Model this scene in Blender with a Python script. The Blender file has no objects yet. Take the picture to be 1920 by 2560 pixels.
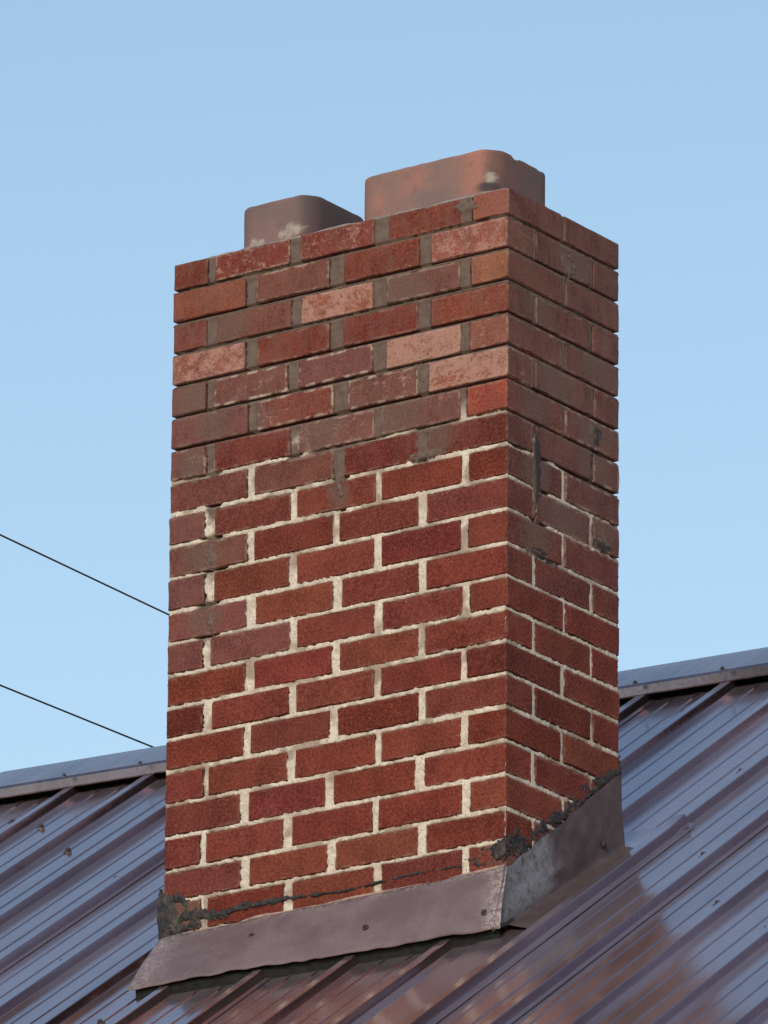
import bpy, bmesh, math, random
import numpy as np
from mathutils import Vector, Matrix

scene = bpy.context.scene
R = math.radians

# ------------------------------------------------------------------ camera
# metres; near top corner of the chimney is the origin, front face lies in y = 0, right face in x = 0
CAM = Vector((9.19761, -13.46133, -6.11092))
c_r = Vector((0.81901912, 0.57370544, 0.00835175))
c_u = Vector((0.1752737, -0.26402709, 0.94845602))
c_f = Vector((-0.54633947, 0.77533977, 0.31679871))
cd = bpy.data.cameras.new("camera")
cam = bpy.data.objects.new("camera", cd)
scene.collection.objects.link(cam)
m = Matrix((c_r, c_u, -c_f)).transposed().to_4x4()
m.translation = CAM
cam.matrix_world = m
cd.sensor_fit = 'VERTICAL'
cd.sensor_height = 24.0
cd.lens = 24.0 * 22455.87 / 2560.0
cd.clip_start = 0.1
cd.clip_end = 5000
scene.camera = cam

# ------------------------------------------------------------------ sky, sun, exposure
SUN_EL, SUN_AZ = 30.0, 160.0            # azimuth clockwise from +Y
SKY_STRENGTH = 0.15
SUN_STRENGTH = 1.5
EXPOSURE = 0.09
world = bpy.data.worlds.new("World")
scene.world = world
world.use_nodes = True
wn = world.node_tree
bg = wn.nodes["Background"]
sky = wn.nodes.new("ShaderNodeTexSky")
sky.sky_type = 'NISHITA'
sky.sun_disc = False
sky.sun_elevation = R(SUN_EL)
sky.sun_rotation = R(SUN_AZ)
sky.altitude = 200
sky.air_density = 1.5
sky.dust_density = 1.0
sky.ozone_density = 1.7
wn.links.new(sky.outputs[0], bg.inputs[0])
bg.inputs[1].default_value = SKY_STRENGTH

sd_ = bpy.data.lights.new("sun", 'SUN')
sd_.energy = SUN_STRENGTH
sd_.angle = R(12)
sd_.color = (1.0, 0.88, 0.74)
sun = bpy.data.objects.new("sun", sd_)
scene.collection.objects.link(sun)
to_sun = Vector((math.sin(R(SUN_AZ)) * math.cos(R(SUN_EL)), math.cos(R(SUN_AZ)) * math.cos(R(SUN_EL)), math.sin(R(SUN_EL))))
sun.rotation_euler = to_sun.to_track_quat('Z', 'Y').to_euler()
sun.location = to_sun * 30

scene.view_settings.view_transform = 'Standard'
scene.view_settings.look = 'None'
scene.view_settings.gamma = 1
scene.view_settings.use_curve_mapping = False
scene.view_settings.exposure = EXPOSURE
scene.cycles.max_bounces = 8

rng = random.Random(11)

# ------------------------------------------------------------------ helpers
def link(o, parent=None):
    scene.collection.objects.link(o)
    if parent:
        o.parent = parent
    return o

def tag(o, label=None, cat=None, group=None, kind=None):
    for k, v in (('label', label), ('category', cat), ('group', group), ('kind', kind)):
        if v:
            o[k] = v
    return o

def empty(name, loc=(0, 0, 0), rz=0):
    o = bpy.data.objects.new(name, None)
    o.location = loc
    o.rotation_euler = (0, 0, rz)
    o.empty_display_size = 0.2
    return link(o)

def mesh_obj(name, verts, faces, mat, parent=None, smooth=False):
    me = bpy.data.meshes.new(name)
    me.from_pydata([tuple(v) for v in verts], [], faces)
    me.materials.append(mat)
    if smooth:
        me.polygons.foreach_set('use_smooth', [True] * len(me.polygons))
    me.update()
    o = bpy.data.objects.new(name, me)
    return link(o, parent)

def bm_obj(name, bm, mat, parent=None, smooth=False):
    me = bpy.data.meshes.new(name)
    bmesh.ops.recalc_face_normals(bm, faces=bm.faces)
    bm.to_mesh(me)
    bm.free()
    me.materials.append(mat)
    if smooth:
        me.polygons.foreach_set('use_smooth', [True] * len(me.polygons))
    o = bpy.data.objects.new(name, me)
    return link(o, parent)

def grid_mesh(name, P, mat, parent=None, smooth=True, wrap=False, attrs=None):
    """P: (nu, nv, 3) array -> quad sheet (wrap closes u)."""
    nu, nv = P.shape[:2]
    idx = np.arange(nu * nv).reshape(nu, nv)
    if wrap:
        a, b = idx, np.roll(idx, -1, axis=0)
    else:
        a, b = idx[:-1], idx[1:]
    q = np.stack([a[:, :-1], b[:, :-1], b[:, 1:], a[:, 1:]], -1).reshape(-1, 4)
    me = bpy.data.meshes.new(name)
    me.vertices.add(nu * nv)
    me.vertices.foreach_set('co', P.reshape(-1).astype(np.float32))
    n = len(q)
    me.loops.add(n * 4)
    me.loops.foreach_set('vertex_index', q.reshape(-1).astype(np.int32))
    me.polygons.add(n)
    me.polygons.foreach_set('loop_start', (np.arange(n) * 4).astype(np.int32))
    me.polygons.foreach_set('loop_total', np.full(n, 4, np.int32))
    me.polygons.foreach_set('use_smooth', np.full(n, smooth, bool))
    me.update(calc_edges=True)
    for k, v in (attrs or {}).items():
        at = me.attributes.new(k, 'FLOAT', 'POINT')
        at.data.foreach_set('value', v.reshape(-1).astype(np.float32))
    me.materials.append(mat)
    return link(bpy.data.objects.new(name, me), parent)

_H = np.random.RandomState(5).rand(64, 64, 8)
def vnoise(x, y, ch=0):
    """smooth value noise in 0..1"""
    x = np.asarray(x, float); y = np.asarray(y, float)
    xi = np.floor(x).astype(int); yi = np.floor(y).astype(int)
    fx = x - xi; fy = y - yi
    fx = fx * fx * (3 - 2 * fx); fy = fy * fy * (3 - 2 * fy)
    h = lambda a, b: _H[a % 64, b % 64, ch % 8]
    return ((h(xi, yi) * (1 - fx) + h(xi + 1, yi) * fx) * (1 - fy)
            + (h(xi, yi + 1) * (1 - fx) + h(xi + 1, yi + 1) * fx) * fy)
def fnoise(x, y, ch=0, oct=3):
    t = 0; a = 1; s = 0
    for i in range(oct):
        t = t + a * vnoise(x * 2 ** i + 7.3 * i, y * 2 ** i + 3.1 * i, ch + i); s += a; a *= .55
    return t / s
def sstep(a, b, x):
    t = np.clip((x - a) / (b - a), 0, 1)
    return t * t * (3 - 2 * t)

# ------------------------------------------------------------------ node helpers
class NT:
    def __init__(s, name, rough=0.9, ior=1.45):
        s.mat = bpy.data.materials.new(name)
        s.mat.use_nodes = True
        s.t = s.mat.node_tree
        s.b = s.t.nodes["Principled BSDF"]
        s.b.inputs['Roughness'].default_value = rough
        s.b.inputs['IOR'].default_value = ior
    def n(s, typ, **kw):
        nd = s.t.nodes.new(typ)
        for k, v in kw.items():
            setattr(nd, k, v)
        return nd
    def set(s, sock, v):
        if isinstance(v, bpy.types.NodeSocket):
            s.t.links.new(v, sock)
        else:
            if isinstance(v, tuple) and len(v) == 3 and sock.type == 'RGBA':
                v = v + (1,)
            sock.default_value = v
    def math(s, op, a, b=0.0, c=None, clamp=False):
        nd = s.n('ShaderNodeMath', operation=op, use_clamp=clamp)
        s.set(nd.inputs[0], a); s.set(nd.inputs[1], b)
        if c is not None:
            s.set(nd.inputs[2], c)
        return nd.outputs[0]
    def mix(s, f, a, b, mode='MIX'):
        nd = s.n('ShaderNodeMix', data_type='RGBA', blend_type=mode)
        s.set(nd.inputs['Factor'], f)
        s.set(nd.inputs[6], a); s.set(nd.inputs[7], b)
        return nd.outputs[2]
    def noise(s, vec, scale, detail=3, rough=.55, dist=0):
        nd = s.n('ShaderNodeTexNoise')
        nd.inputs['Scale'].default_value = scale
        nd.inputs['Detail'].default_value = detail
        nd.inputs['Roughness'].default_value = rough
        nd.inputs['Distortion'].default_value = dist
        s.t.links.new(vec, nd.inputs['Vector'])
        return nd.outputs[0]
    def ramp(s, f, a, b, lo=0.0, hi=1.0):
        nd = s.n('ShaderNodeMapRange', interpolation_type='SMOOTHSTEP')
        s.set(nd.inputs[0], f)
        nd.inputs[1].default_value = a; nd.inputs[2].default_value = b
        nd.inputs[3].default_value = lo; nd.inputs[4].default_value = hi
        return nd.outputs[0]
    def attr(s, name, typ='OBJECT'):
        return s.n('ShaderNodeAttribute', attribute_name=name, attribute_type=typ)
    def pos(s):
        return s.n('ShaderNodeNewGeometry').outputs['Position']
    def objco(s):
        return s.n('ShaderNodeTexCoord').outputs['Object']
    def scalevec(s, v, sc):
        nd = s.n('ShaderNodeMapping')
        s.t.links.new(v, nd.inputs[0])
        nd.inputs['Scale'].default_value = sc
        return nd.outputs[0]
    def bump(s, h, strength=.3, dist=.002):
        nd = s.n('ShaderNodeBump')
        nd.inputs['Strength'].default_value = strength
        nd.inputs['Distance'].default_value = dist
        s.t.links.new(h, nd.inputs['Height'])
        s.t.links.new(nd.outputs[0], s.b.inputs['Normal'])
    def color(s, v):
        s.set(s.b.inputs['Base Color'], v)
    def rough(s, v):
        s.set(s.b.inputs['Roughness'], v)

def make_brick_mat():
    k = NT("weathered_brick", .95, 1.2)
    p = k.pos()
    rnd = k.n('ShaderNodeObjectInfo').outputs['Random']
    tint = k.attr('tint').outputs['Color']
    pale = k.attr('pale').outputs['Fac']
    haze = k.attr('film').outputs['Fac']
    outl = k.attr('outline').outputs['Fac']
    # distance to the nearest edge of the face, from the brick's own box
    tc = k.n('ShaderNodeTexCoord').outputs['Generated']
    sx = k.n('ShaderNodeSeparateXYZ'); k.t.links.new(tc, sx.inputs[0])
    ds = []
    for i, L in ((0, .193), (1, .09), (2, .056)):
        g = sx.outputs[i]
        ds.append(k.math('MULTIPLY', k.math('MINIMUM', g, k.math('SUBTRACT', 1.0, g)), L))
    mn = k.math('MINIMUM', k.math('MINIMUM', ds[0], ds[1]), ds[2])
    mx = k.math('MAXIMUM', k.math('MAXIMUM', ds[0], ds[1]), ds[2])
    mid = k.math('SUBTRACT', k.math('SUBTRACT', k.math('ADD', k.math('ADD', ds[0], ds[1]), ds[2]), mn), mx)
    big = k.noise(p, 14, 3)
    med = k.noise(p, 60, 4, .6)
    fin = k.noise(p, 190, 4, .75)
    f2 = k.noise(p, 420, 2, .6)
    streak = k.noise(k.scalevec(p, (55, 55, 12)), 1.0, 4, .65, .4)
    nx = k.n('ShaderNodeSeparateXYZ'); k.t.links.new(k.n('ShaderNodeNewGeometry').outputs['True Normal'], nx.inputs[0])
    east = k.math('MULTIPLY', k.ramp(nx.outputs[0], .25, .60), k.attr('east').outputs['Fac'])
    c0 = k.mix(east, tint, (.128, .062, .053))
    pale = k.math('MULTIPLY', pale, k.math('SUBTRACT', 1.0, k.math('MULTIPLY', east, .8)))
    c = k.mix(k.ramp(big, .3, .7), k.mix(1.0, c0, (.80, .78, .80), 'MULTIPLY'), k.mix(1.0, c0, (1.14, 1.1, 1.04), 'MULTIPLY'))
    c = k.mix(k.ramp(fin, .48, .61, 0, .72), c, k.mix(1.0, c, (.48, .40, .42), 'MULTIPLY'))
    c = k.mix(k.ramp(fin, .47, .36, 0, .65), c, k.mix(.5, c, (.30, .115, .085)))
    c = k.mix(k.ramp(f2, .60, .70, 0, .30), c, (.34, .16, .12))
    c = k.mix(k.ramp(med, .60, .72, 0, .45), c, k.mix(1.0, c, (.55, .5, .55), 'MULTIPLY'))
    # thin old-mortar film, and the broader smears
    fm = k.math('MULTIPLY', haze, k.ramp(k.math('ADD', k.math('MULTIPLY', streak, .55), k.math('MULTIPLY', big, .45)), .34, .60, .15, 1.0), clamp=True)
    c = k.mix(k.math('MULTIPLY', fm, .62), c, (.205, .100, .082))
    px = k.n('ShaderNodeSeparateXYZ'); k.t.links.new(p, px.inputs[0])
    zone = k.ramp(k.math('ADD', px.outputs[2], k.math('MULTIPLY', k.math('SUBTRACT', k.noise(p, 7, 3), .5), .35)), -.56, -.30)
    soft = k.ramp(k.math('ADD', k.math('MULTIPLY', k.noise(p, 19, 5, .68), .6), k.math('MULTIPLY', streak, .4)), .40, .62)
    c = k.mix(k.math('MULTIPLY', k.math('MULTIPLY', zone, soft), .42), c, (.195, .098, .080))
    pc = k.attr('patch').outputs['Vector']
    dv = k.n('ShaderNodeVectorMath', operation='DISTANCE'); k.t.links.new(p, dv.inputs[0]); k.t.links.new(pc, dv.inputs[1])
    pd = k.math('DIVIDE', dv.outputs['Value'], k.attr('patch_size').outputs['Fac'])
    pd = k.math('ADD', pd, k.math('MULTIPLY', k.math('SUBTRACT', k.noise(p, 38, 6, .72), .5), 2.2))
    c = k.mix(k.ramp(pd, .40, 1.15, .66, 0.0), c, k.mix(k.ramp(fin, .3, .7), (.175, .112, .090), (.125, .080, .066)))
    # pale spalled / efflorescent skin
    cr = k.math('ADD', k.math('MULTIPLY', k.noise(p, 26, 4, .6, .6), .45), k.math('MULTIPLY', k.noise(k.scalevec(p, (1, 1, 1.5)), 95, 6, .70, 1.0), .55))
    crk = k.noise(k.scalevec(p, (1, 1, 1.2)), 48, 3, .6, .8)
    line = k.ramp(k.math('ABSOLUTE', k.math('SUBTRACT', crk, .5)), .002, .016, .45, 1.0)
    pm = k.math('MULTIPLY', k.ramp(k.math('ADD', cr, k.math('MULTIPLY', k.math('SUBTRACT', pale, .5), .26)), .45, .57), k.ramp(pale, .02, .25), clamp=True)
    pm = k.math('MULTIPLY', pm, line)
    c = k.mix(k.math('MULTIPLY', pm, .80), c, (.44, .245, .195))
    # pale rim where the old joint was raked
    on = k.noise(p, 42, 4, .6)
    om = k.math('MULTIPLY', k.ramp(mid, .0025, .0075, 1.0, 0.0), k.ramp(on, .44, .60), clamp=True)
    om = k.math('MULTIPLY', om, outl, clamp=True)
    c = k.mix(om, c, (.50, .39, .31))
    sp = k.noise(p, 210, 3, .7)
    c = k.mix(k.math('MULTIPLY', k.ramp(sp, .66, .72), k.ramp(mid, .004, .018, .7, .12)), c, (.55, .45, .36))
    k.color(c)
    h = k.math('ADD', k.math('MULTIPLY', fin, .6), k.math('MULTIPLY', med, .8))
    h = k.math('ADD', h, k.math('MULTIPLY', cr, k.math('MULTIPLY', pale, .9)))
    k.bump(h, .6, .0026)
    return k.mat

def make_mortar_mat():
    k = NT("joint_mortar", .95, 1.35)
    p = k.pos()
    tone = k.attr('tone', 'GEOMETRY').outputs['Fac']
    soot = k.attr('soot', 'GEOMETRY').outputs['Fac']
    a = k.noise(p, 45, 4, .6)
    b = k.noise(p, 260, 3, .7)
    g = k.noise(p, 9, 3)
    grime = k.attr('grime', 'GEOMETRY').outputs['Fac']
    cream = k.mix(k.ramp(a, .35, .68), (.76, .66, .54), (.58, .485, .385))
    cream = k.mix(k.ramp(b, .54, .68, 0, .75), cream, (.20, .155, .12))
    cream = k.mix(k.ramp(k.noise(p, 120, 3, .7), .58, .70, 0, .6), cream, (.27, .20, .15))
    cream = k.mix(k.ramp(g, .52, .72, 0, .5), cream, (.42, .31, .23))
    cream = k.mix(k.math('MULTIPLY', grime, .8), cream, (.235, .150, .105))
    brown = k.mix(k.ramp(a, .3, .7), (.130, .086, .068), (.180, .126, .102))
    brown = k.mix(k.ramp(b, .58, .74, 0, .5), brown, (.10, .065, .05))
    c = k.mix(tone, cream, brown)
    c = k.mix(soot, c, (.045, .037, .035))
    k.color(c)
    k.bump(k.math('ADD', k.math('MULTIPLY', a, .8), b), .6, .0025)
    return k.mat

def make_roof_mat(name, base, rough, tex=.25, metal=.85, sky_sheen=.28):
    """pigmented metallic roof coating, streaked along the fall, sky sheen painted on upward faces"""
    k = NT(name, rough, 1.5)
    k.b.inputs['Metallic'].default_value = metal
    p = k.objco()
    lo = k.noise(k.scalevec(p, (6, 1.3, 1.3)), 1.0, 4, .6)
    sp = k.noise(p, 110, 4, .7)
    st = k.noise(k.scalevec(p, (70, 3, 3)), 1.0, 4, .65)
    c = k.mix(k.ramp(lo, .3, .7), tuple(v * .85 for v in base), tuple(v * 1.15 for v in base))
    c = k.mix(k.ramp(st, .50, .72, 0, .14), c, (.40, .33, .33))
    c = k.mix(k.ramp(sp, .56, .70, 0, .30), c, tuple(v * .45 for v in base))
    # pale tint paints sky reflection into the faces that look up, not rib sides
    up = k.n('ShaderNodeSeparateXYZ'); k.t.links.new(k.n('ShaderNodeNewGeometry').outputs['True Normal'], up.inputs[0])
    sheen_mask = k.math('MULTIPLY', k.ramp(up.outputs[2], .70, .82), k.ramp(k.math('ADD', k.math('MULTIPLY', lo, .6), k.math('MULTIPLY', st, .4)), .30, .65, .6, 1.0))
    c = k.mix(k.math('MULTIPLY', sheen_mask, sky_sheen), c, (.42, .46, .53))
    k.set(k.b.inputs['Metallic'], k.math('SUBTRACT', metal, k.math('MULTIPLY', sheen_mask, sky_sheen * .5)))
    k.color(c)
    k.rough(k.math('ADD', k.ramp(sp, .3, .7, rough * .8, rough * 1.3), k.ramp(lo, .4, .75, 0, .06)))
    k.bump(k.math('ADD', k.math('MULTIPLY', sp, .5), k.noise(p, 28, 3)), tex, .0012)
    return k.mat

def make_flash_mat():
    k = NT("painted_flashing", .5, 1.5)
    p = k.pos()
    worn = k.attr('worn', 'GEOMETRY').outputs['Fac']
    a = k.noise(p, 11, 4, .6); b = k.noise(p, 70, 4, .65); s = k.noise(p, 300, 2)
    c = k.mix(k.ramp(a, .35, .68), (.135, .088, .090), (.180, .124, .128))
    c = k.mix(k.ramp(b, .58, .75, 0, .55), c, (.09, .05, .048))
    c = k.mix(k.ramp(s, .66, .74, 0, .5), c, (.42, .36, .34))
    c = k.mix(k.math('MULTIPLY', worn, k.ramp(k.math('ADD', b, s), .92, 1.12)), c, (.40, .33, .30))
    k.color(c)
    k.rough(k.ramp(b, .3, .7, .42, .62))
    k.bump(k.math('ADD', a, k.math('MULTIPLY', b, .3)), .25, .003)
    return k.mat

def make_side_flash_mat():
    k = NT("bare_and_painted_flashing", .5, 1.5)
    p = k.pos()
    w = k.attr('bare', 'GEOMETRY').outputs['Fac']
    a = k.noise(p, 18, 4, .6); b = k.noise(p, 90, 4, .65)
    paint = k.mix(k.ramp(a, .35, .68), (.060, .038, .036), (.090, .060, .056))
    zinc = k.mix(k.ramp(b, .35, .7), (.20, .19, .205), (.12, .108, .113))
    c = k.mix(w, paint, zinc)
    c = k.mix(k.ramp(b, .58, .70, 0, .75), c, (.045, .032, .032))
    k.color(c)
    k.bump(k.math('ADD', a, k.math('MULTIPLY', b, .4)), .3, .003)
    return k.mat

def make_tar_mat():
    k = NT("roof_tar", .7, 1.5)
    p = k.pos()
    a = k.noise(p, 60, 5, .65); b = k.noise(p, 25, 3)
    c = k.mix(k.ramp(a, .38, .68), (.012, .011, .011), (.060, .046, .040))
    c = k.mix(k.ramp(b, .56, .72, 0, .75), c, (.135, .105, .088))
    c = k.mix(k.ramp(k.noise(p, 240, 3, .7), .60, .72, 0, .5), c, (.16, .13, .11))
    k.color(c)
    k.rough(k.ramp(a, .3, .7, .45, .85))
    k.bump(k.math('ADD', a, k.noise(p, 190, 3)), .8, .004)
    return k.mat

def make_clay_mat():
    k = NT("fired_clay", .85, 1.4)
    p = k.pos()
    hue = k.attr('tint').outputs['Color']
    sootf = k.attr('sooty').outputs['Fac']
    wear = k.attr('wear', 'GEOMETRY').outputs['Fac']
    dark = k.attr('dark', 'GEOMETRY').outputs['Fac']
    a = k.noise(p, 7, 3); b = k.noise(p, 34, 4, .62); f = k.noise(p, 260, 3, .7)
    c = k.mix(k.ramp(a, .36, .64), hue, (.24, .165, .150))
    c = k.mix(k.ramp(b, .55, .75, 0, .45), c, (.17, .095, .085))
    c = k.mix(k.math('MULTIPLY', sootf, k.ramp(a, .3, .7, .2, 1)), c, (.115, .075, .072))
    c = k.mix(dark, c, (.07, .05, .052))  # dark spot, and shade painted into the right sides
    c = k.mix(k.math('MULTIPLY', wear, k.ramp(b, .35, .6, .35, 1)), c, (.40, .34, .29))
    c = k.mix(k.ramp(f, .52, .68, 0, .45), c, (.12, .07, .06))
    k.color(c)
    k.bump(k.math('ADD', b, k.math('MULTIPLY', f, .4)), .35, .003)
    return k.mat

def plain(name, col, rough=.7, var=.25, scale=20):
    k = NT(name, rough)
    p = k.objco()
    a = k.noise(p, scale, 4, .6)
    k.color(k.mix(k.ramp(a, .3, .7), tuple(v * (1 - var) for v in col), tuple(v * (1 + var) for v in col)))
    k.bump(a, .2, .003)
    return k.mat

M_BRICK = make_brick_mat()
M_MORTAR = make_mortar_mat()
M_ROOF = make_roof_mat("roof_paint", (.51, .365, .375), .135, .02, .96)
M_CAP = make_roof_mat("ridge_paint", (.24, .185, .20), .28, .15, .95, .62)
M_FLASH = make_flash_mat()
M_SIDE = make_side_flash_mat()
M_TAR = make_tar_mat()
M_CLAY = make_clay_mat()
M_CLOSURE = plain("closure_foam", (.011, .011, .009), .95, .5, 60)
M_WIRE = plain("wire_jacket", (.018, .017, .02), .6)
M_SCREW = plain("screw_paint", (.06, .04, .04), .4)
M_SIDING = plain("wall_siding", (.55, .53, .48), .7, .08, 4)
M_GROUND = plain("dry_lawn", (.20, .19, .13), .95, .3, 1.5)
M_CAULK = plain("old_sealant", (.36, .24, .20), .8, .35, 60)
M_WASH = plain("crown_wash", (.27, .225, .19), .95, .25, 40)

# ------------------------------------------------------------------ ground and house
TH = R(4.99)
SL = .6325                       # roof rise per metre
ROOF0 = Vector((0, 0, -1.5))
GROUND_Z = -7.75
g = mesh_obj("ground", [(-900, -900, GROUND_Z), (900, -900, GROUND_Z), (900, 900, GROUND_Z), (-900, 900, GROUND_Z)], [(0, 1, 2, 3)], M_GROUND)
tag(g, kind='structure', label="level dry grass yard far below the roof")

house = empty("house", ROOF0, TH)
tag(house, "house under a glossy dark maroon ribbed metal roof with a pale ridge cap", "house")
X0, X1 = -2.19, 4.2
RIDGE_Y = 1.61
EAVE_Y = -3.0
PITCH, RIB0 = .2, .103

def profile(x0, x1):
    """(x, height) of ribbed sheet between x0 and x1"""
    pts = []
    n0 = int(math.floor((x0 - RIB0) / PITCH)) - 1
    n1 = int(math.ceil((x1 - RIB0) / PITCH)) + 1
    for n in range(n0, n1 + 1):
        c = RIB0 + n * PITCH
        for dx, h in ((-.0165, 0), (-.0140, .0008), (-.0110, .0162), (-.0090, .0175), (.0090, .0175), (.0110, .0162), (.0140, .0008), (.0165, 0)):
            pts.append((c + dx, h))
        for mc in (.0715, .1285):
            for dx, h in ((-.0034, 0), (-.0014, .0019), (.0014, .0019), (.0034, 0)):
                pts.append((c + mc + dx, h))
    out = [p for p in pts if x0 + 1e-4 < p[0] < x1 - 1e-4]
    def at(x):
        xs = [p[0] for p in pts]; hs = [p[1] for p in pts]
        return float(np.interp(x, xs, hs))
    return [(x0, at(x0))] + out + [(x1, at(x1))]

def roof_sheet(name, x0, x1, y0, y1, lift, mat, ny=70, tilt=0.0, seed=0, back=False, wav=.00022):
    pr = profile(x0, x1)
    xs = np.array([p[0] for p in pr]); hs = np.array([p[1] for p in pr])
    ys = np.linspace(y0, y1, ny)
    X, Y = np.meshgrid(xs, ys, indexing='ij')
    H = np.repeat(hs[:, None], ny, 1) + lift + tilt * (X - x0) / (x1 - x0)
    H = H + (fnoise(X * 9 + seed, Y * 2.2, 1) - .5) * wav * 2 + (vnoise(X * 22, Y * 7 + seed, 3) - .5) * wav
    sn = 1 / math.hypot(1, SL)
    Yp = Y - H * SL * sn
    Z = SL * Y + H * sn
    if back:
        Yp = 2 * RIDGE_Y - Yp
        X = X[::-1]; Yp = Yp[::-1]; Z = Z[::-1]
    P = np.stack([X, Yp, Z], -1)
    o = grid_mesh(name, P, mat, house, smooth=True)
    o.data.set_sharp_from_angle(angle=R(12))
    return o

panel_w = .8
px = X0
n_p = 0
while px < X1 - .01:
    # every sheet laps over the first rib of the next one
    hi = px + panel_w
    b = RIB0 + PITCH * round((hi - RIB0) / PITCH) + .028
    a = X0 if n_p == 0 else RIB0 + PITCH * round((px - RIB0) / PITCH) - .026
    b = min(b, X1)
    roof_sheet("roof_panel", a, b, EAVE_Y, RIDGE_Y - .02, 0, M_ROOF, tilt=.0016, seed=n_p * 3.7)
    px = hi
    n_p += 1
roof_sheet("roof_panel", X0, X1, EAVE_Y, RIDGE_Y - .02, 0, M_ROOF, ny=6, back=True)

# ridge cap: folded sheet in two lapped lengths, hemmed lower edges
def cap_piece(x0, x1, lift):
    n = 60
    sec = []
    top = .041 + lift
    low_y = RIDGE_Y - .155
    def zf(y, off): return SL * y + off
    half = [(low_y + .006, .020), (low_y + .001, .0205), (low_y - .001, .024), (low_y - .002, .043), (low_y + .0015, .0478),
            (low_y + .05, .047), (low_y + .10, .045), (RIDGE_Y - .012, top), (RIDGE_Y - .004, top - .001)]
    half = [(y, zf(y, o + lift)) for y, o in half]
    sec = half + [(RIDGE_Y, half[-1][1] + .0005)] + [(2 * RIDGE_Y - y, z) for y, z in reversed(half)]
    xs = np.linspace(x0, x1, n)
    P = np.zeros((n, len(sec), 3))
    for j, (y, z) in enumerate(sec):
        w = (fnoise(xs * 2.2, xs * 0 + y * 9, 2) - .5) * .004
        P[:, j] = np.stack([xs, np.full(n, y) + w * .5, np.full(n, z) + w], -1)
    o = grid_mesh("ridge_cap", P, M_CAP, house, smooth=True)
    o.data.set_sharp_from_angle(angle=R(25))
    sm = o.modifiers.new("thick", 'SOLIDIFY'); sm.thickness = .0012
    return o
cap_piece(X0 + .028, .95, 0)
cap_piece(.90, X1, .002)

# closure strip behind the hem of the cap (dark, under the fold)
bm = bmesh.new()
def add_box(bm, x0, x1, y0, y1, z0, z1):
    v = [bm.verts.new(p) for p in ((x0, y0, z0), (x1, y0, z0), (x1, y1, z0), (x0, y1, z0), (x0, y0, z1), (x1, y0, z1), (x1, y1, z1), (x0, y1, z1))]
    for f in ((3, 2, 1, 0), (4, 5, 6, 7), (0, 1, 5, 4), (1, 2, 6, 5), (2, 3, 7, 6), (3, 0, 4, 7)):
        bm.faces.new([v[i] for i in f])
    return v
yv = RIDGE_Y - .11
add_box(bm, X0 + .05, X1 - .02, yv, yv + .03, SL * yv - .01, SL * yv + .034)
bm_obj("ridge_closure", bm, M_CLOSURE, house)

# screws with washers
def screw_mesh():
    bm = bmesh.new()
    for r0, r1, z0, z1 in ((.0085, .0070, 0, .0022), (.0045, .0040, .0022, .0075)):
        ring = []
        for r, z in ((r0, z0), (r1, z1)):
            ring.append([bm.verts.new((r * math.cos(a * math.pi / 4), r * math.sin(a * math.pi / 4), z)) for a in range(8)])
        for i in range(8):
            bm.faces.new((ring[0][i], ring[0][(i + 1) % 8], ring[1][(i + 1) % 8], ring[1][i]))
        bm.faces.new(ring[1])
    bmesh.ops.recalc_face_normals(bm, faces=bm.faces)
    me = bpy.data.meshes.new("screw"); bm.to_mesh(me); bm.free()
    me.materials.append(M_SCREW)
    return me
SCREW = screw_mesh()
tilt = math.atan(SL)
def screw(x, y, h, k_=1.25):
    o = link(bpy.data.objects.new("screw", SCREW), house)
    sn = 1 / math.hypot(1, SL)
    o.location = (x, y - h * SL * sn, SL * y + h * sn)
    o.rotation_euler = (tilt, 0, rng.uniform(0, 1))
    o.scale = (k_, k_, k_)
    return o
for x, y in ((.298, .171), (-1.62, 1.02), (-.52, 1.33), (.47, -.03), (-.326, 1.324), (.069, .825), (.268, .294), (.677, -.231), (-1.945, 1.31), (-1.827, 1.238), (-1.331, .751), (-1.126, .225), (-.766, -.205)):
    screw(x, y, .001)
for n in range(-10, 4):
    screw(RIB0 + PITCH * n + rng.uniform(-.006, .006), RIDGE_Y - .1545, .047, .75)

# pan sheet laid over the ribs below the chimney: its rib ends in the open
def pan():
    pr = [(-.03, .0045), (.080, .0045), (.0865, .0058), (.0895, .0215), (.092, .0228), (.114, .0228), (.1165, .0215), (.1195, .0055), (.140, .0030)]
    ys = np.linspace(-1.3, .515, 60)
    P = np.zeros((len(pr), len(ys), 3))
    sn = 1 / math.hypot(1, SL)
    for i, (x, h) in enumerate(pr):
        w = (fnoise(ys * 5, ys * 0 + 3, 3) - .5) * .002
        hh = h + w + .004 * sstep(.47, .515, ys)
        yy = ys - .03 * sstep(.06, .0, abs(x - .103)) * 0 - (.018 if x > .12 else 0) * (ys > .5)
        P[i] = np.stack([x + w, yy - hh * SL * sn, SL * yy + hh * sn], -1)
    o = grid_mesh("flashing_pan", P, M_ROOF, house)
    o.data.set_sharp_from_angle(angle=R(20))
    # the open end of the raised rib, bent down and closed
    end = P[2:8, -1]
    low = end.copy()
    for v in low:
        v[1] += .012; v[2] = SL * v[1] + .002
    verts = list(end) + list(low)
    n = len(end)
    mesh_obj("pan_end", verts, [(i, i + 1, n + i + 1, n + i) for i in range(n - 1)], M_SCREW, house)
    return o
pan()

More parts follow.
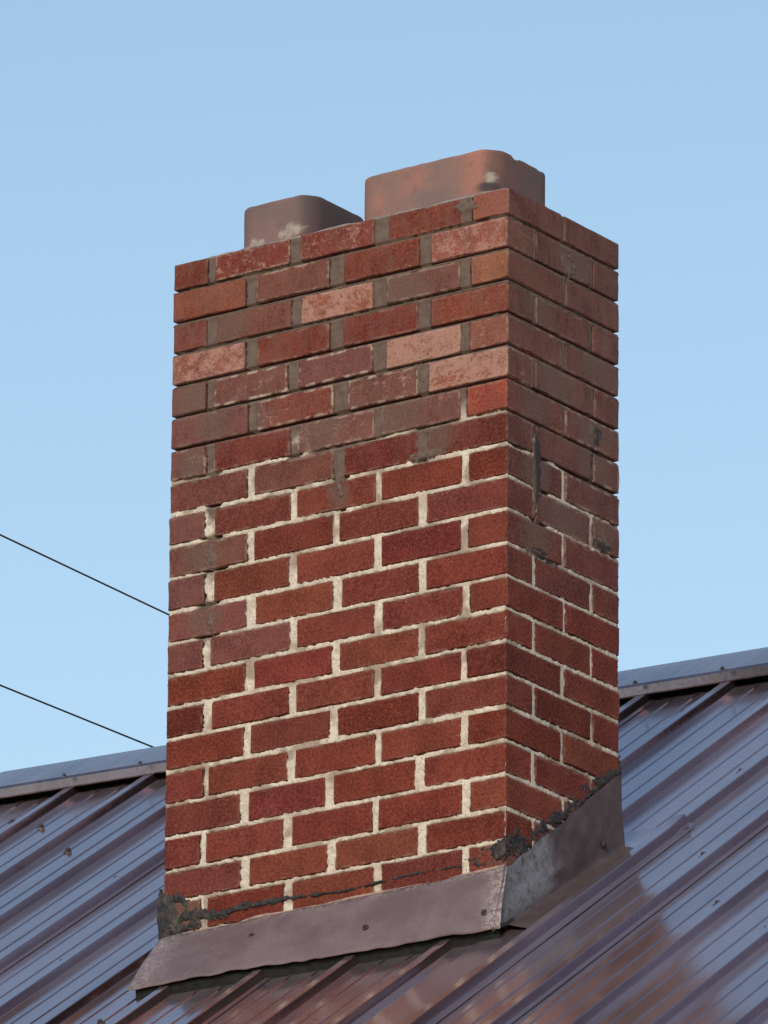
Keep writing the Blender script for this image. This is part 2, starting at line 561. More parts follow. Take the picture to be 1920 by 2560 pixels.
# walls under the roof (below the frame)
bm = bmesh.new()
wx0, wx1, wy0, wy1 = X0 + .25, X1 - .25, EAVE_Y + .35, 2 * RIDGE_Y - EAVE_Y - .35
zb = GROUND_Z + 1.5
def wall_top(y): return SL * (y if y < RIDGE_Y else 2 * RIDGE_Y - y) - .06
for x in (wx0, wx1):
    s_ = .15 if x == wx0 else -.15
    pts = [(wy0, zb), (wy1, zb), (wy1, wall_top(wy1)), (RIDGE_Y, wall_top(RIDGE_Y)), (wy0, wall_top(wy0))]
    a = [bm.verts.new((x, y, z)) for y, z in pts]
    b = [bm.verts.new((x + s_, y, z)) for y, z in pts]
    bm.faces.new(a); bm.faces.new(b)
    for i in range(5):
        bm.faces.new((a[i], a[(i + 1) % 5], b[(i + 1) % 5], b[i]))
for y in (wy0, wy1):
    s_ = .15 if y == wy0 else -.15
    add_box(bm, wx0 + .152, wx1 - .152, min(y, y + s_), max(y, y + s_), zb, wall_top(wy0) - .02)
bm_obj("wall", bm, M_SIDING, house)

# ------------------------------------------------------------------ chimney
chim = empty("chimney", (0, 0, 0))
tag(chim, "tall red brick chimney with cream mortar below and grey brown mortar above, above metal roof", "chimney")
W, D = .803, .387
ZS = [0.0, -0.0526, -0.1194, -0.1848, -0.2516, -0.3174, -0.3851, -0.4522, -0.5188, -0.5852, -0.6521, -0.7202, -0.7861, -0.8511, -0.9168,
      -0.9813, -1.0465, -1.1148, -1.1817, -1.2494, -1.313, -1.3795, -1.446, -1.512, -1.579]
# head joints of the front face, course by course: (centre, width)
J = {1: [(-.712, .02), (-.507, .028), (-.3, .035), (-.098, .027)], 2: [(-.613, .028), (-.406, .036), (-.194, .03)],
     3: [(-.709, .028), (-.504, .025), (-.303, .033), (-.1, .027)], 4: [(-.611, .032), (-.406, .034), (-.197, .031)],
     5: [(-.71, .023), (-.509, .028), (-.302, .033), (-.099, .022)], 6: [(-.606, .026), (-.393, .036), (-.197, .024)],
     7: [(-.708, .022), (-.505, .022), (-.305, .018), (-.102, .018)], 8: [(-.608, .019), (-.397, .028), (-.198, .024)],
     9: [(-.706, .024), (-.504, .016), (-.301, .015), (-.097, .016)], 10: [(-.606, .018), (-.402, .014), (-.197, .021)],
     11: [(-.705, .024), (-.504, .018), (-.302, .019), (-.099, .016)], 12: [(-.604, .023), (-.397, .022), (-.196, .02)],
     13: [(-.71, .019), (-.501, .018), (-.3, .019), (-.094, .018)], 14: [(-.604, .025), (-.399, .018), (-.197, .016)],
     15: [(-.704, .025), (-.5, .019), (-.3, .017), (-.098, .016)], 16: [(-.609, .019), (-.403, .019), (-.196, .016)],
     17: [(-.707, .012), (-.503, .021), (-.297, .015), (-.096, .018)], 18: [(-.614, .022), (-.411, .02), (-.2, .023)],
     19: [(-.711, .016), (-.509, .022), (-.302, .017), (-.091, .019)], 20: [(-.61, .022), (-.405, .02), (-.193, .021)],
     21: [(-.706, .018), (-.507, .021), (-.296, .019), (-.092, .018)]}
BD = .090
BN = (.190, .090, .0555)

def brick_mesh(seed):
    r = np.random.RandomState(seed)
    hx, hy, hz = BN[0] / 2, BN[1] / 2, BN[2] / 2
    e = .0017
    def axis(h, n):
        return np.concatenate([[-h, -h + e], np.linspace(-h + e * 2.1, h - e * 2.1, n), [h - e, h]])
    ax, ay, az = axis(hx, 7), axis(hy, 3), axis(hz, 3)
    nx, ny, nz = len(ax), len(ay), len(az)
    vid = {}; verts = []; faces = []
    jit = r.normal(0, 1, (nx, ny, nz, 3))
    chip = r.rand(nx, ny, nz)
    def vv(i, j, k):
        if (i, j, k) in vid: return vid[(i, j, k)]
        on = [i in (0, nx - 1), j in (0, ny - 1), k in (0, nz - 1)]
        p = np.array([ax[i], ay[j], az[k]])
        nb = sum(on)
        if nb >= 2:
            pull = e * (.42 if nb == 2 else .62)
            if chip[i, j, k] > .90: pull += .0020 + .0032 * r.rand()
            for a_ in range(3):
                if on[a_]: p[a_] -= math.copysign(pull, p[a_])
            p += jit[i, j, k] * .0008
        else:
            p += jit[i, j, k] * np.array([.00025, .00025, .00025])
        vid[(i, j, k)] = len(verts); verts.append(p)
        return vid[(i, j, k)]
    for (n1, n2, f) in ((nx, ny, lambda a, b, s: (a, b, s * (nz - 1))), (nx, nz, lambda a, b, s: (a, s * (ny - 1), b)), (ny, nz, lambda a, b, s: (s * (nx - 1), a, b))):
        for s in (0, 1):
            for a in range(n1 - 1):
                for b in range(n2 - 1):
                    faces.append([vv(*f(a, b, s)), vv(*f(a + 1, b, s)), vv(*f(a + 1, b + 1, s)), vv(*f(a, b + 1, s))])
    me = bpy.data.meshes.new("brick")
    me.from_pydata([tuple(v) for v in verts], [], faces)
    bm = bmesh.new(); bm.from_mesh(me); bmesh.ops.recalc_face_normals(bm, faces=bm.faces); bm.to_mesh(me); bm.free()
    me.polygons.foreach_set('use_smooth', [True] * len(me.polygons))
    me.materials.append(M_BRICK)
    return me
BRICKS = [brick_mesh(100 + i) for i in range(14)]

RED = (.185, .040, .027); DRED = (.148, .030, .022); DULL = (.175, .060, .048); SALM = (.31, .112, .072)
MAUV = (.165, .062, .054); BRITE = (.29, .060, .045); ORNG = (.25, .072, .042)
# looks that single bricks of the front face have: (course, index): tint, pale, film, outline
LOOK = {(1, 0): (RED, .1, .15, .1), (1, 1): (RED, .28, .1, .5), (1, 2): (RED, .34, .2, .1), (1, 3): (RED, .1, .1, .2), (1, 4): (SALM, .12, .15, .1),
        (2, 0): (ORNG, .0, .2, .0), (2, 1): (DULL, .05, .4, .5), (2, 2): (RED, .0, .2, .1), (2, 3): (SALM, .45, .25, .2),
        (3, 0): (RED, .1, .5, .1), (3, 1): (DULL, .12, .35, .1), (3, 2): (SALM, .60, .2, .3), (3, 3): (DULL, .1, .95, .4), (3, 4): (SALM, .15, .15, .2),
        (4, 0): (SALM, .50, .3, .2), (4, 1): (RED, .05, .35, .3), (4, 2): (RED, .0, .15, .2), (4, 3): (ORNG, .15, .1, .15),
        (5, 0): (MAUV, .0, .8, .0), (5, 1): (MAUV, .2, .55, 1.0), (5, 2): (MAUV, .15, .4, 1.0), (5, 3): (SALM, .78, .0, .4), (5, 4): (SALM, .2, .4, .3),
        (6, 0): (MAUV, .1, .75, .2), (6, 1): (RED, .2, .55, .7), (6, 2): (MAUV, .2, .6, .8), (6, 3): (SALM, .66, .1, .4),
        (7, 0): (MAUV, .15, .7, .4), (7, 1): (DRED, .0, .15, .3), (7, 2): (MAUV, .2, .75, .5), (7, 3): (MAUV, .15, .8, .3), (7, 4): (BRITE, .15, .0, .2),
        (8, 0): (DULL, .0, .3, .2), (8, 1): (DULL, .1, .35, .3), (8, 2): (DRED, .0, .2, .2), (8, 3): (DRED, .0, .3, .2),
        (9, 0): (MAUV, .1, .75, .2), (9, 1): (DRED, .05, .25, .2), (9, 2): (RED, .0, .3, .2),
        (10, 0): (DULL, .0, .7, .3), (11, 0): (MAUV, .0, .7, .1), (12, 0): (DULL, .0, .45, .2), (13, 1): (DULL, .1, .4, .2), (13, 0): (DULL, 0, .35, .1)}

# mortar smeared over single bricks: (x, y, z, radius)
PATCH = [(-.755, 0, -1.345, .085), (-.03, 0, -1.35, .05), (0, .05, -1.33, .08), (0, .15, -1.27, .06), (0, .26, -1.20, .06), (-.725, 0, -.62, .050), (-.715, 0, -.752, .050), (-.25, 0, -.152, .075), (-.75, 0, -.29, .06), (-.70, 0, -.355, .05), (-.55, 0, -.355, .05), (-.27, 0, -.42, .08),
         (-.40, 0, -.555, .035), (-.44, 0, -.415, .06), (-.17, 0, -.485, .055), (-.66, 0, -.152, .05), (-.395, 0, -.485, .03), (-.60, 0, -.36, .05), (-.75, 0, -.42, .05),
         (0, .24, -.09, .09), (0, .10, -.55, .06), (0, .17, -.355, .07), (0, .31, -.29, .07), (0, .30, -.42, .08), (0, .10, -.42, .06), (0, .2, -.62, .09), (0, .10, -.69, .07), (0, .33, -.62, .05), (0, .1, -.22, .05), (0, .3, -.485, .07)]
rects = {'F': [], 'R': [], 'L': [], 'B': []}
def brick(x0, x1, y0, y1, z0, z1, look):
    o = link(bpy.data.objects.new("brick", BRICKS[rng.randrange(len(BRICKS))]), chim)
    lx, ly = x1 - x0, y1 - y0
    o.location = ((x0 + x1) / 2 + rng.gauss(0, .0006), (y0 + y1) / 2 + rng.gauss(0, .0009), (z0 + z1) / 2)
    flip = rng.choice((0, math.pi))
    if lx >= ly:
        o.scale = (lx / BN[0], ly / BN[1], (z1 - z0) / BN[2])
        o.rotation_euler = (rng.gauss(0, .006), rng.gauss(0, .0022), flip + rng.gauss(0, .0025))
    else:
        o.scale = (ly / BN[0], lx / BN[1], (z1 - z0) / BN[2])
        o.rotation_euler = (rng.gauss(0, .004), rng.gauss(0, .0022), math.pi / 2 + flip + rng.gauss(0, .0025))
    tint, pale, film, outl = look
    v = rng.uniform(.86, 1.12)
    o['tint'] = [tint[0] * v, tint[1] * v * rng.uniform(.9, 1.1), tint[2] * v * rng.uniform(.88, 1.1)]
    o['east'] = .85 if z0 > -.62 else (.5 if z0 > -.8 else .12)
    o['patch'] = [0.0, 0.0, 9.0]; o['patch_size'] = .001
    for fx, fy, fz, fr in PATCH:
        if x0 - .01 < fx < x1 + .01 and y0 - .02 < fy < y1 + .02 and z0 - .012 < fz < z1 + .012:
            o['patch'] = [fx, fy, fz]; o['patch_size'] = fr
    o['pale'] = float(pale); o['film'] = float(film); o['outline'] = float(outl)
    if abs(y0) < .02: rects['F'].append((x0, x1, z0, z1))
    if abs(x1) < .02: rects['R'].append((y0, y1, z0, z1))
    if abs(x0 + W) < .02: rects['L'].append((y0, y1, z0, z1))
    if abs(y1 - D) < .02: rects['B'].append((x0, x1, z0, z1))
    return o

def rand_look(c, upper):
    if upper:
        return (rng.choice((DULL, MAUV, RED, MAUV)), rng.choice((0, .05, .15, .3)), rng.uniform(.3, .9), rng.uniform(0, .6))
    return (rng.choice((RED, RED, DRED, RED, (.170, .038, .030), (.195, .048, .031))), rng.choice((0, 0, 0, .06)), rng.choice((.0, .05, .12, .2)), rng.uniform(.05, .2))

NC = 23
for c in range(1, NC + 1):
    bed = .0088 + rng.uniform(-.001, .0015)
    z1 = ZS[c - 1] - (bed if c > 1 else 0.0)
    z0 = ZS[c]
    js = J.get(c) or J[c - 2]
    hj = rng.uniform(.005, .0075)
    look = lambda i: LOOK.get((c, i)) or rand_look(c, False)
    side_up = lambda: rand_look(c, c <= 11)
    s1 = .194 + rng.uniform(-.004, .004)
    if c % 2:
        # stretchers run down the sides, three stretchers between them
        a, w = js[0]
        brick(-W, a - w / 2, 0, s1 - hj, z0, z1, look(0))
        brick(-W, -W + BD, s1 + hj, D, z0, z1, side_up())
        for i in range(3):
            brick(js[i][0] + js[i][1] / 2, js[i + 1][0] - js[i + 1][1] / 2, 0, BD, z0, z1, look(i + 1))
        a, w = js[3]
        brick(a + w / 2, 0, 0, s1 - hj, z0, z1, look(4))
        brick(-BD, 0, s1 + hj, D, z0, z1, side_up())
        for i in range(3):
            brick(-.703 + i * .202 + .006, -.703 + (i + 1) * .202 - .006, D - BD, D, z0, z1, side_up())
    else:
        ed = [(-W, js[0][0] - js[0][1] / 2)] + [(js[i][0] + js[i][1] / 2, js[i + 1][0] - js[i + 1][1] / 2) for i in range(2)] + [(js[2][0] + js[2][1] / 2, 0)]
        for i, (a, b) in enumerate(ed):
            brick(a, b, 0, BD - .003, z0, z1, look(i))
        yb = .293 + rng.uniform(-.003, .003)
        for xx in ((-W, -W + BD), (-BD, 0)):
            brick(xx[0], xx[1], .0925 + hj, yb - hj, z0, z1, side_up())
        for i in range(4):
            a = -W + i * .2025
            brick(a if i == 0 else a + .005, 0 if i == 3 else a + .1975, yb + hj, D, z0, z1, side_up())

# --- mortar: one relief sheet wrapped round the four faces
ZT, ZBOT = -.0015, -1.60
zz = np.arange(ZT, ZBOT, -.003)
sF = np.linspace(0, 1, 270)[:-1]; sR = np.linspace(0, 1, 132)[:-1]; sB = np.linspace(0, 1, 60)[:-1]; sL = np.linspace(0, 1, 70)[:-1]
def signed(side, s, z):
    S, Z = np.meshgrid(s, z, indexing='ij')
    sd = np.full(S.shape, .03)
    for a, b, z0, z1 in rects[side]:
        iz = np.where((z > z0 - .03) & (z < z1 + .03))[0]; ix = np.where((s > a - .03) & (s < b + .03))[0]
        if len(iz) == 0 or len(ix) == 0: continue
        sl = np.ix_(ix, iz)
        dx = np.maximum(a - S[sl], S[sl] - b); dz = np.maximum(z0 - Z[sl], Z[sl] - z1)
        d = np.where((dx < 0) & (dz < 0), np.maximum(dx, dz), np.hypot(np.maximum(dx, 0), np.maximum(dz, 0)))
        sd[sl] = np.minimum(sd[sl], d)
    return S, Z, sd
zs_arr = np.array(ZS)
def mortar_side(side, s, ch):
    S, Z, sd = signed(side, s, zz)
    u = S + ch * 3.3
    n1 = fnoise(u * 95, Z * 95, ch, 3); n2 = vnoise(u * 260, Z * 260, ch + 1); nl = fnoise(u * 7, Z * 12, ch + 2, 3)
    # repaired (upper, brown, raked) against old (lower, cream, flush)
    if side == 'F':
        edge = -.440 - .035 * np.sin((S + .4) * 4) + .0 * Z
        edge = np.where(S < -.70, np.minimum(edge, -.45), edge)
        up = sstep(-.020, .020, Z - edge + (nl - .5) * .16)
        for x, z, rx, rz in ((-.70, -.625, .035, .045), (-.71, -.757, .035, .045), (-.395, -.50, .018, .09), (-.70, -.50, .02, .06), (-.20, -.49, .035, .04), (-.505, -.47, .018, .045)):
            r = np.hypot((S - x) / rx, (Z - z) / rz)
            up = np.maximum(up, sstep(1.25, .75, r + (n1 - .5) * .6))
        soot = np.zeros_like(S)
    else:
        edge = -.50 - .10 * S / D if side == 'R' else -.5 + 0 * S
        up = sstep(-.03, .03, Z - edge + (nl - .5) * .30)
        soot = np.zeros_like(S)
        if side == 'R':
            for x, z, rx, rz in ((.115, -.60, .03, .16),):
                r = np.hypot((S - x) / rx, (Z - z) / rz)
                up = np.maximum(up, sstep(1.2, .7, r + (n1 - .5) * .7))
            for x, z, rx, rz in ((.315, -.445, .022, .075), (.105, -.50, .014, .16), (.13, -.715, .05, .018), (.33, -.645, .035, .014), (.245, -.475, .06, .012)):
                r = np.hypot((S - x) / rx, (Z - z) / rz)
                soot = np.maximum(soot, sstep(1.2, .5, r + (n1 - .5) * .9))
    wob = (n1 - .5) * .0042 + (n2 - .5) * .0018 + (nl - .5) * .004
    sdp = sd + wob
    ins = np.minimum(sdp, 0)
    low = -.0012 + (n1 - .5) * .0030 + (n2 - .5) * .0014 + np.clip(ins * 3.2, -.02, 0)
    # depth below the brick above, across the bed
    i_ = np.searchsorted(-zs_arr, -Z, side='right') - 1
    i_ = np.clip(i_, 0, len(zs_arr) - 1)
    fr = np.clip((zs_arr[i_] - Z) / .010, 0, 1)
    inbed = (zs_arr[i_] - Z) < .0125
    rake = np.where(inbed, -.0210 * sstep(.58, .10, fr) - .0030 * (1 - fr) - .0006, -.0026)
    rake = np.where(Z > -.0530, -.0022, rake)
    upo = rake + (n1 - .5) * .0018 + (n2 - .5) * .0007 + np.clip(ins * 2.6, -.02, 0)
    off = low * (1 - up) + upo * up
    # films of mortar left on brick faces
    film = np.zeros_like(S)
    fl = []
    if side == 'F':
        fl = [(-.395, -.515, .012, .05), (-.19, -.512, .05, .010), (-.21, -.35, .016, .03), (-.70, -.625, .014, .03), (-.70, -.757, .014, .03), (-.10, -.02, .03, .014)]
    if side == 'R':
        fl = [(.21, -.10, .03, .022), (.10, -.55, .016, .10), (.30, -.42, .03, .03), (.10, -.715, .05, .012), (.33, -.64, .04, .012)]
    for x, z, rx, rz in fl:
        r = np.hypot((S - x) / rx, (Z - z) / rz)
        film = np.maximum(film, sstep(1.15, .55, r + (n1 - .5) * 1.5 + (nl - .5) * .8))
    film = film * sstep(.34, .56, n1 * .7 + n2 * .3 + film * .12)
    off = np.maximum(off, np.where(film > .25, -.0004 + .0016 * film - .0005 * n2, -1))
    off = np.minimum(off, .0022)
    tone = np.clip(np.maximum(up if side != 'R' else .16 + .84 * up, sstep(.08, .22, film)), 0, 1)
    gr = sstep(.0030, -.0008, sdp) * sstep(.40, .60, fnoise(u * 22, Z * 30, ch + 4, 3) * .75 + n2 * .25)
    gr = np.maximum(gr, .8 * sstep(.56, .68, fnoise(u * 16, Z * 16, ch + 5, 3)))
    return off, tone, np.clip(soot, 0, 1), np.clip(gr, 0, 1)
cols, tones, soots, grimes = [], [], [], []
Z2 = None
for side, s01, ch in (('F', sF, 0), ('R', sR, 1), ('B', sB, 2), ('L', sL, 3)):
    if side == 'F': s = -W + s01 * W
    elif side == 'R': s = s01 * D
    elif side == 'B': s = -s01 * W
    else: s = D - s01 * D
    order = np.argsort(s)
    o_, t_, k_, g_ = mortar_side(side, s[order], ch)
    inv = np.argsort(order)
    o_, t_, k_, g_ = o_[inv], t_[inv], k_[inv], g_[inv]
    f = s01[:, None]
    Z = np.repeat(zz[None, :], len(s01), 0)
    if side == 'F':   X, Y = (-W - o_) * (1 - f) + o_ * f, -o_
    elif side == 'R': X, Y = o_, (-o_) * (1 - f) + (D + o_) * f
    elif side == 'B': X, Y = o_ * (1 - f) + (-W - o_) * f, D + o_
    else:             X, Y = -W - o_, (D + o_) * (1 - f) - o_ * f
    cols.append(np.stack([X, Y, Z], -1)); tones.append(t_); soots.append(k_); grimes.append(g_)
mort = grid_mesh("mortar", np.concatenate(cols), M_MORTAR, chim, wrap=True, attrs={'tone': np.concatenate(tones), 'soot': np.concatenate(soots), 'grime': np.concatenate(grimes)})
mort['kind'] = 'stuff'

# --- mortar wash on top
nu, nv = 81, 41
xs = np.linspace(-W + .004, -.004, nu); ys = np.linspace(.004, D - .004, nv)
X, Y = np.meshgrid(xs, ys, indexing='ij')
FL = [(-.426, -.096, .092, .298), (-.720, -.535, .092, .300)]       # x0, x1, y0, y1 of the two liners
dfl = np.full(X.shape, 1.0)
for a, b, c_, d in FL:
    dfl = np.minimum(dfl, np.hypot(np.maximum(np.maximum(a - X, X - b), 0), np.maximum(np.maximum(c_ - Y, Y - d), 0)))
de = np.minimum(np.minimum(X + W, -X), np.minimum(Y, D - Y))
H = .003 + .020 * sstep(.09, 0, dfl) + .006 * sstep(0, .03, de) + (fnoise(X * 30, Y * 30, 4) - .5) * .010
H = np.where((X <= xs[0]) | (X >= xs[-1]) | (Y <= ys[0]) | (Y >= ys[-1]), -.006, H)
grid_mesh("mortar_crown", np.stack([X, Y, H], -1), M_WASH, chim)

# --- clay flue liners
def liner(x0, x1, y0, y1, top, rad, tint, sooty, seed, wear_list, dark_fn):
    n_c = 9
    per = []
    t = .017
    def loop(inset, r):
        pts = []
        for cx, cy, a0 in ((x1 - inset - r, y0 + inset + r, -90), (x1 - inset - r, y1 - inset - r, 0), (x0 + inset + r, y1 - inset - r, 90), (x0 + inset + r, y0 + inset + r, 180)):
            for i in range(n_c):
                a = R(a0 + 90 * i / (n_c - 1))
                pts.append((cx + r * math.cos(a), cy + r * math.sin(a)))
        # densify straight runs
        out = []
        for i, p in enumerate(pts):
            q = pts[(i + 1) % len(pts)]
            L = math.hypot(q[0] - p[0], q[1] - p[1]); k = 44 if L > .03 else 1
            for j in range(k):
                out.append((p[0] + (q[0] - p[0]) * j / k, p[1] + (q[1] - p[1]) * j / k))
        return out
    rows = [(-.02, 0)] + [(z, 0) for z in np.linspace(0, top - .006, 44)] + [(top - .0015, .0004), (top, .0022), (top + .0003, .009), (top - .002, t - .001), (top - .008, t), (top - .3, t)]
    P = []
    for z, ins in rows:
        lp = loop(ins, max(rad - ins, .012))
        P.append(np.array([(x, y, z) for x, y in lp]))
    P = np.stack(P, 1)
    nz = (fnoise(P[..., 0] * 14 + seed, P[..., 1] * 14 + P[..., 2] * 14, 5) - .5)
    P[..., 0] += nz * .0012
    edge = P[..., 2] > top - .01
    P[..., 2] += np.where(edge, (vnoise(P[..., 0] * 55 + seed, P[..., 1] * 55, 6) - .6) * .0018 - .005 * sstep(.72, .9, vnoise(P[..., 0] * 24 + seed, P[..., 1] * 24, 2)) * (P[..., 0] > x1 - .01), 0)
    wear = np.zeros(P.shape[:2])
    for wx, wy, wz, rx, rz in wear_list:
        r = np.hypot(np.hypot(P[..., 0] - wx, P[..., 1] - wy) / rx, (P[..., 2] - wz) / rz)
        wear = np.maximum(wear, sstep(1.15, .6, r + (fnoise(P[..., 0] * 90, P[..., 2] * 90 + P[..., 1] * 90, 1) - .5) * 1.4))
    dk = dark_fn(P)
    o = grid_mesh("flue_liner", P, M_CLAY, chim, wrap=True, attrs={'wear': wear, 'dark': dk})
    o.data.set_sharp_from_angle(angle=R(50))
    o['tint'] = list(tint); o['sooty'] = float(sooty)
    return o
a, b, c_, d = FL[0]
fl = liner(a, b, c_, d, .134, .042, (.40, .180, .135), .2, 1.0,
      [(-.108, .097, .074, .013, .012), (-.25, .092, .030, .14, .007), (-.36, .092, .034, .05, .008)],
      lambda P: sstep(1.1, .5, np.hypot(np.hypot(P[..., 0] + .115, P[..., 1] - .095) / .03, (P[..., 2] - .055) / .013)) * .8 + .62 * sstep(-.135, -.105, P[..., 0]))  # dark spot, plus the right side's shade painted into the clay colour
fl['label'] = "taller salmon clay flue liner at the right corner"
a, b, c_, d = FL[1]
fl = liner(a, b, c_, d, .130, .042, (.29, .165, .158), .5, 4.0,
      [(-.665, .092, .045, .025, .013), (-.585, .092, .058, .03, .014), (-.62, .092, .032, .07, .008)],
      lambda P: sstep(-.580, -.545, P[..., 0]) * .8)  # shade of the turned-away right side, painted into the colour
fl['label'] = "lower mauve clay flue liner with shade painted on its right side"

# --- front apron flashing: leans out from the wall and rests on the ribs
def roofz(x, y, h=0):
    """height of the roof sheet over a point given in chimney coordinates"""
    yl = -x * math.sin(TH) + y * math.cos(TH)
    return -1.5 + SL * yl + h
def loc2w(xl, yl):
    return (xl * math.cos(TH) - yl * math.sin(TH), xl * math.sin(TH) + yl * math.cos(TH))
nu, nv = 90, 14
P = np.zeros((nu, nv, 3))
bl = loc2w(-.775, -.097); br = loc2w(.022, -.058)
for i in range(nu):
    t = i / (nu - 1)
    tp = np.array([-W - .004 + t * (W + .012), -.004, -1.388 + .015 * t])
    bx, by = bl[0] + (br[0] - bl[0]) * t, bl[1] + (br[1] - bl[1]) * t
    bt = np.array([bx, by, roofz(bx, by, .0285)])
    w = (fnoise(np.array([t * 9]), np.array([.3]), 2)[0] - .5)
    bt[2] += w * .010 + (vnoise(np.array([t * 40]), np.array([2.2]), 3)[0] - .5) * .004
    tp[2] += (vnoise(np.array([t * 22]), np.array([.7]), 1)[0] - .5) * .005
    for j in range(nv):
        v = j / (nv - 1)
        p = tp * (1 - v) + bt * v
        p[1] -= math.sin(math.pi * v) * .004 * (1 + w) + (fnoise(np.array([t * 16]), np.array([v * 4.0]), 4)[0] - .5) * .007 * math.sin(math.pi * min(1, v * 1.2 + .1))
        P[i, j] = p
vv_ = np.repeat(np.linspace(0, 1, nv)[None], nu, 0); uu_ = np.repeat(np.linspace(0, 1, nu)[:, None], nv, 1)
worn = np.maximum(sstep(.10, .0, vv_) * .9, np.maximum(sstep(.93, .99, uu_) * .8, sstep(.955, .975, uu_) * sstep(.5, .75, vv_)))
worn = np.maximum(worn, sstep(.10, .02, uu_) * .5)
o = grid_mesh("apron_flashing", P, M_FLASH, chim, attrs={'worn': worn})
sm = o.modifiers.new("thick", 'SOLIDIFY'); sm.thickness = .0015
# folded return at the left end of the apron
Q = np.zeros((8, nv, 3))
for i in range(8):
    t = i / 7
    for j in range(nv):
        v = j / (nv - 1)
        p = P[0, j].copy()
        q_ = np.array([-W - .008, .10, roofz(-W - .008, .10, .06 * (1 - v) + .012)])
        Q[i, j] = p * (1 - t) + q_ * t
o = grid_mesh("apron_flashing", Q, M_FLASH, chim)
# foam closure in the gaps under the apron
bm = bmesh.new()
n = 40
rows = []
for i in range(n):
    t = i / (n - 1)
    bx, by = bl[0] + .012 + (br[0] - bl[0] - .02) * t, bl[1] + (br[1] - bl[1]) * t
    col = []
    for dy, h in ((.012, -.004), (.010, .022), (.016, .027), (.06, .027)):
        col.append(bm.verts.new((bx, by + dy, roofz(bx, by + dy, h))))
    rows.append(col)
for i in range(n - 1):
    for j in range(3):
        bm.faces.new((rows[i][j], rows[i + 1][j], rows[i + 1][j + 1], rows[i][j + 1]))
bm_obj("foam_closure", bm, M_CLOSURE, chim)

# --- right side flashing
nu, nv = 60, 26
P = np.zeros((nu, nv, 3)); bare = np.zeros((nu, nv))
for i in range(nu):
    t = i / (nu - 1)
    y = -.012 + t * .398
    zt = -1.372 + .735 * max(y, 0) + (vnoise(np.array([t * 14]), np.array([.2]), 3)[0] - .5) * .008
    for j in range(nv):
        v = j / (nv - 1)
        w = (fnoise(np.array([t * 5]), np.array([v * 3]), 6)[0] - .5)
        if v < .72:
            k = v / .72
            x = .005 + .010 * k + w * .009
            zb_ = roofz(.02, y, .020)
            p = (x, y, zt * (1 - k) + zb_ * k)
        else:
            k = (v - .72) / .28
            x = .015 + .055 * k
            p = (x, y - .01 * k, roofz(x, y - .01 * k, .020 - .010 * k + (.012 if x > .07 else 0) * k) + w * .003)
        if v < .72:
            p = (p[0], p[1] - .055 * k * (1 - t) ** 4, p[2] - .055 * SL * k * (1 - t) ** 4)
        P[i, j] = p
        yy, zr = p[1], p[2] - roofz(.02, p[1], 0)
        r1 = (fnoise(np.array([yy * 28]), np.array([zr * 28]), 2)[0] - .5)
        bare[i, j] = sstep(.0, .03, .165 - yy - 1.1 * max(0, .06 - zr) + r1 * .09) * sstep(-.005, .02, p[2] - roofz(.02, yy, .022)) if v < .80 else 0
o = grid_mesh("side_flashing", P, M_SIDE, chim, attrs={'bare': bare})
o['label'] = "dark side flashing with a bare grey patch near the corner"

# --- tar: smeared along the tops of the flashings and on the corners
def tar_patch(side, s0, s1, z0, z1, mask_fn, thick=.006, res=.0026, name="tar_seal"):
    """ragged smear lying on the front ('F') or right ('R') face"""
    s = np.arange(s0, s1, res); z = np.arange(z0, z1, res)
    S, Z = np.meshgrid(s, z, indexing='ij')
    n = fnoise(S * 55, Z * 55, 5, 4); n2 = fnoise(S * 190, Z * 190, 2, 2)
    m_ = mask_fn(S, Z) + (n - .5) * 1.5 + (n2 - .5) * .8        # > 0 is tar
    off = np.clip(-.004 + .012 * m_, -.004, None)
    off = np.minimum(off, .0015 + thick * (.25 + n * .7 + n2 * .35))
    ok = off > -.0035
    q_ok = ok[:-1, :-1] | ok[1:, :-1] | ok[1:, 1:] | ok[:-1, 1:]
    idx = np.arange(S.size).reshape(S.shape)
    q = np.stack([idx[:-1, :-1], idx[1:, :-1], idx[1:, 1:], idx[:-1, 1:]], -1)[q_ok]
    used, inv = np.unique(q, return_inverse=True)
    q = inv.reshape(-1, 4)
    X, Y = (S, -off) if side == 'F' else (off, S)
    V = np.stack([X, Y, Z], -1).reshape(-1, 3)[used]
    return mesh_obj(name, V, [tuple(int(i) for i in f) for f in q], M_TAR, chim, smooth=True)
def band(c, half):
    return lambda S, Z: 1 - np.abs(Z - c(S)) / half(S)
# saw cut across the last full course, filled with tar, thicker towards the left
tar_patch('F', -.770, -.10, -1.39, -1.32, lambda S, Z: .80 - np.abs(Z - (-1.355 + .003 * np.sin(S * 21) + .004 * sstep(-.25, -.1, S))) / np.clip(.0046 + .020 * (-.42 - S) / .33, .0046, .03), .0022, .0016)
# left front corner
tar_patch('F', -.815, -.70, -1.40, -1.285, lambda S, Z: 1.25 - np.hypot((S + .806) / .055, (Z + 1.335) / .040), .004)
tar_patch('F', -.815, -.62, -1.41, -1.34, lambda S, Z: 1.05 - np.hypot((S + .755) / .09, (Z + 1.374 - .22 * (S + .755)) / .016), .004)
# right front corner
tar_patch('F', -.110, .004, -1.375, -1.295, lambda S, Z: .85 - np.hypot((S - .002) / .085, (Z + 1.335 - .12 * S) / .030), .0025)
# along the head of the side flashing
tar_patch('R', -.004, .397, -1.42, -1.02, lambda S, Z: .62 - np.abs(Z - (-1.350 + .690 * S + .004 * np.sin(S * 60))) / (.040 + .012 * np.sin(S * 31)), .0006, .0022)
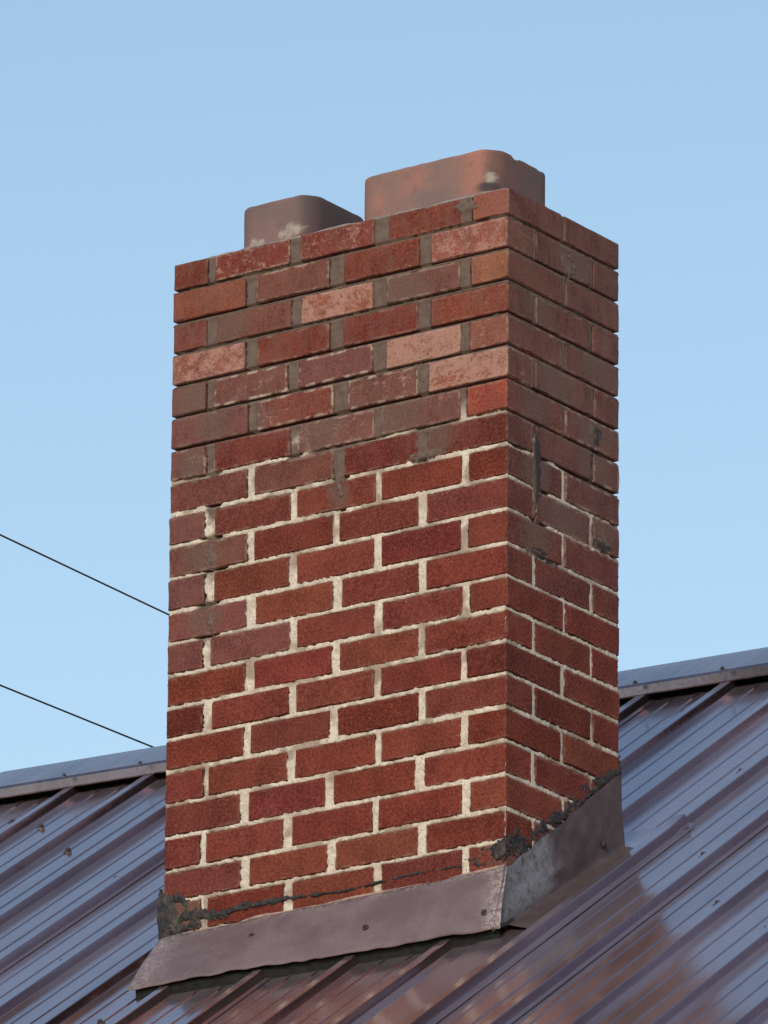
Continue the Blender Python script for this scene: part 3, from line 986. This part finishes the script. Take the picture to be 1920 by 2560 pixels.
# nail heads in the flashing
for t, v in ((.30, .38), (.63, .62), (.955, .72)):
    bx, by = bl[0] + (br[0] - bl[0]) * t, bl[1] + (br[1] - bl[1]) * t
    top = Vector((-W - .004 + t * (W + .012), -.004, -1.388 + .015 * t)); bot = Vector((bx, by, roofz(bx, by, .0285)))
    o = link(bpy.data.objects.new("nail", SCREW), chim)
    nrm = Vector((1, 0, 0)).cross(bot - top).normalized()
    if nrm.y > 0: nrm = -nrm
    o.location = top.lerp(bot, v) + nrm * .006
    o.rotation_euler = nrm.to_track_quat('Z', 'Y').to_euler()
    o.scale = (.8, .8, .6)
o = link(bpy.data.objects.new("nail", SCREW), chim)
o.location = (.014, .315, roofz(.014, .315, .050)); o.rotation_euler = (0, math.pi / 2, 0); o.scale = (.9, .9, .7)
# pale sealant squeezed out above the apron
def caulk():
    res = .0022
    s_ = np.arange(-.79, .0, res); z_ = np.arange(-1.402, -1.358, res)
    S, Z = np.meshgrid(s_, z_, indexing='ij')
    n = fnoise(S * 40, Z * 60, 3, 3)
    mk = .75 - np.abs(Z - (-1.3845 + .0185 * (S + W))) / (.0050 + .004 * n) + (vnoise(S * 14, Z * 0, 6) - .55) * 1.3
    off = np.clip(-.003 + .008 * mk, -.003, .0045 + .002 * n)
    ok = off > -.0028
    q_ok = ok[:-1, :-1] | ok[1:, :-1] | ok[1:, 1:] | ok[:-1, 1:]
    idx = np.arange(S.size).reshape(S.shape)
    q = np.stack([idx[:-1, :-1], idx[1:, :-1], idx[1:, 1:], idx[:-1, 1:]], -1)[q_ok]
    used, inv = np.unique(q, return_inverse=True)
    V = np.stack([S, -off, Z], -1).reshape(-1, 3)[used]
    mesh_obj("sealant_bead", V, [tuple(int(i) for i in f) for f in inv.reshape(-1, 4)], M_CAULK, chim, smooth=True)
caulk()

# ------------------------------------------------------------------ overhead wires
def wire(p0, d_deg, label):
    d = Vector((math.sin(R(d_deg)), math.cos(R(d_deg)), 0))
    n, m_ = 60, 6
    P = np.zeros((n, m_, 3))
    for i in range(n):
        s = -14 + 44 * i / (n - 1)
        c = Vector(p0) + d * s
        c.z += .00012 * s * s
        sx_ = Vector((d.y, -d.x, 0))
        for k in range(m_):
            a = 2 * math.pi * k / m_
            q_ = c + sx_ * (.0030 * math.cos(a)) + Vector((0, 0, .0030 * math.sin(a)))
            P[i, k] = q_
    o = grid_mesh("overhead_wire", np.transpose(P, (1, 0, 2)), M_WIRE, None, wrap=True)
    tag(o, label, "wire", "overhead wires left of the chimney")
wire((-7.476, 8.075, 2.889), -2.65, "upper thin black overhead wire, running behind the middle of the chimney")
wire((-7.57, 8.215, 2.439), .37, "lower thin black overhead wire, dropping behind the ridge cap")
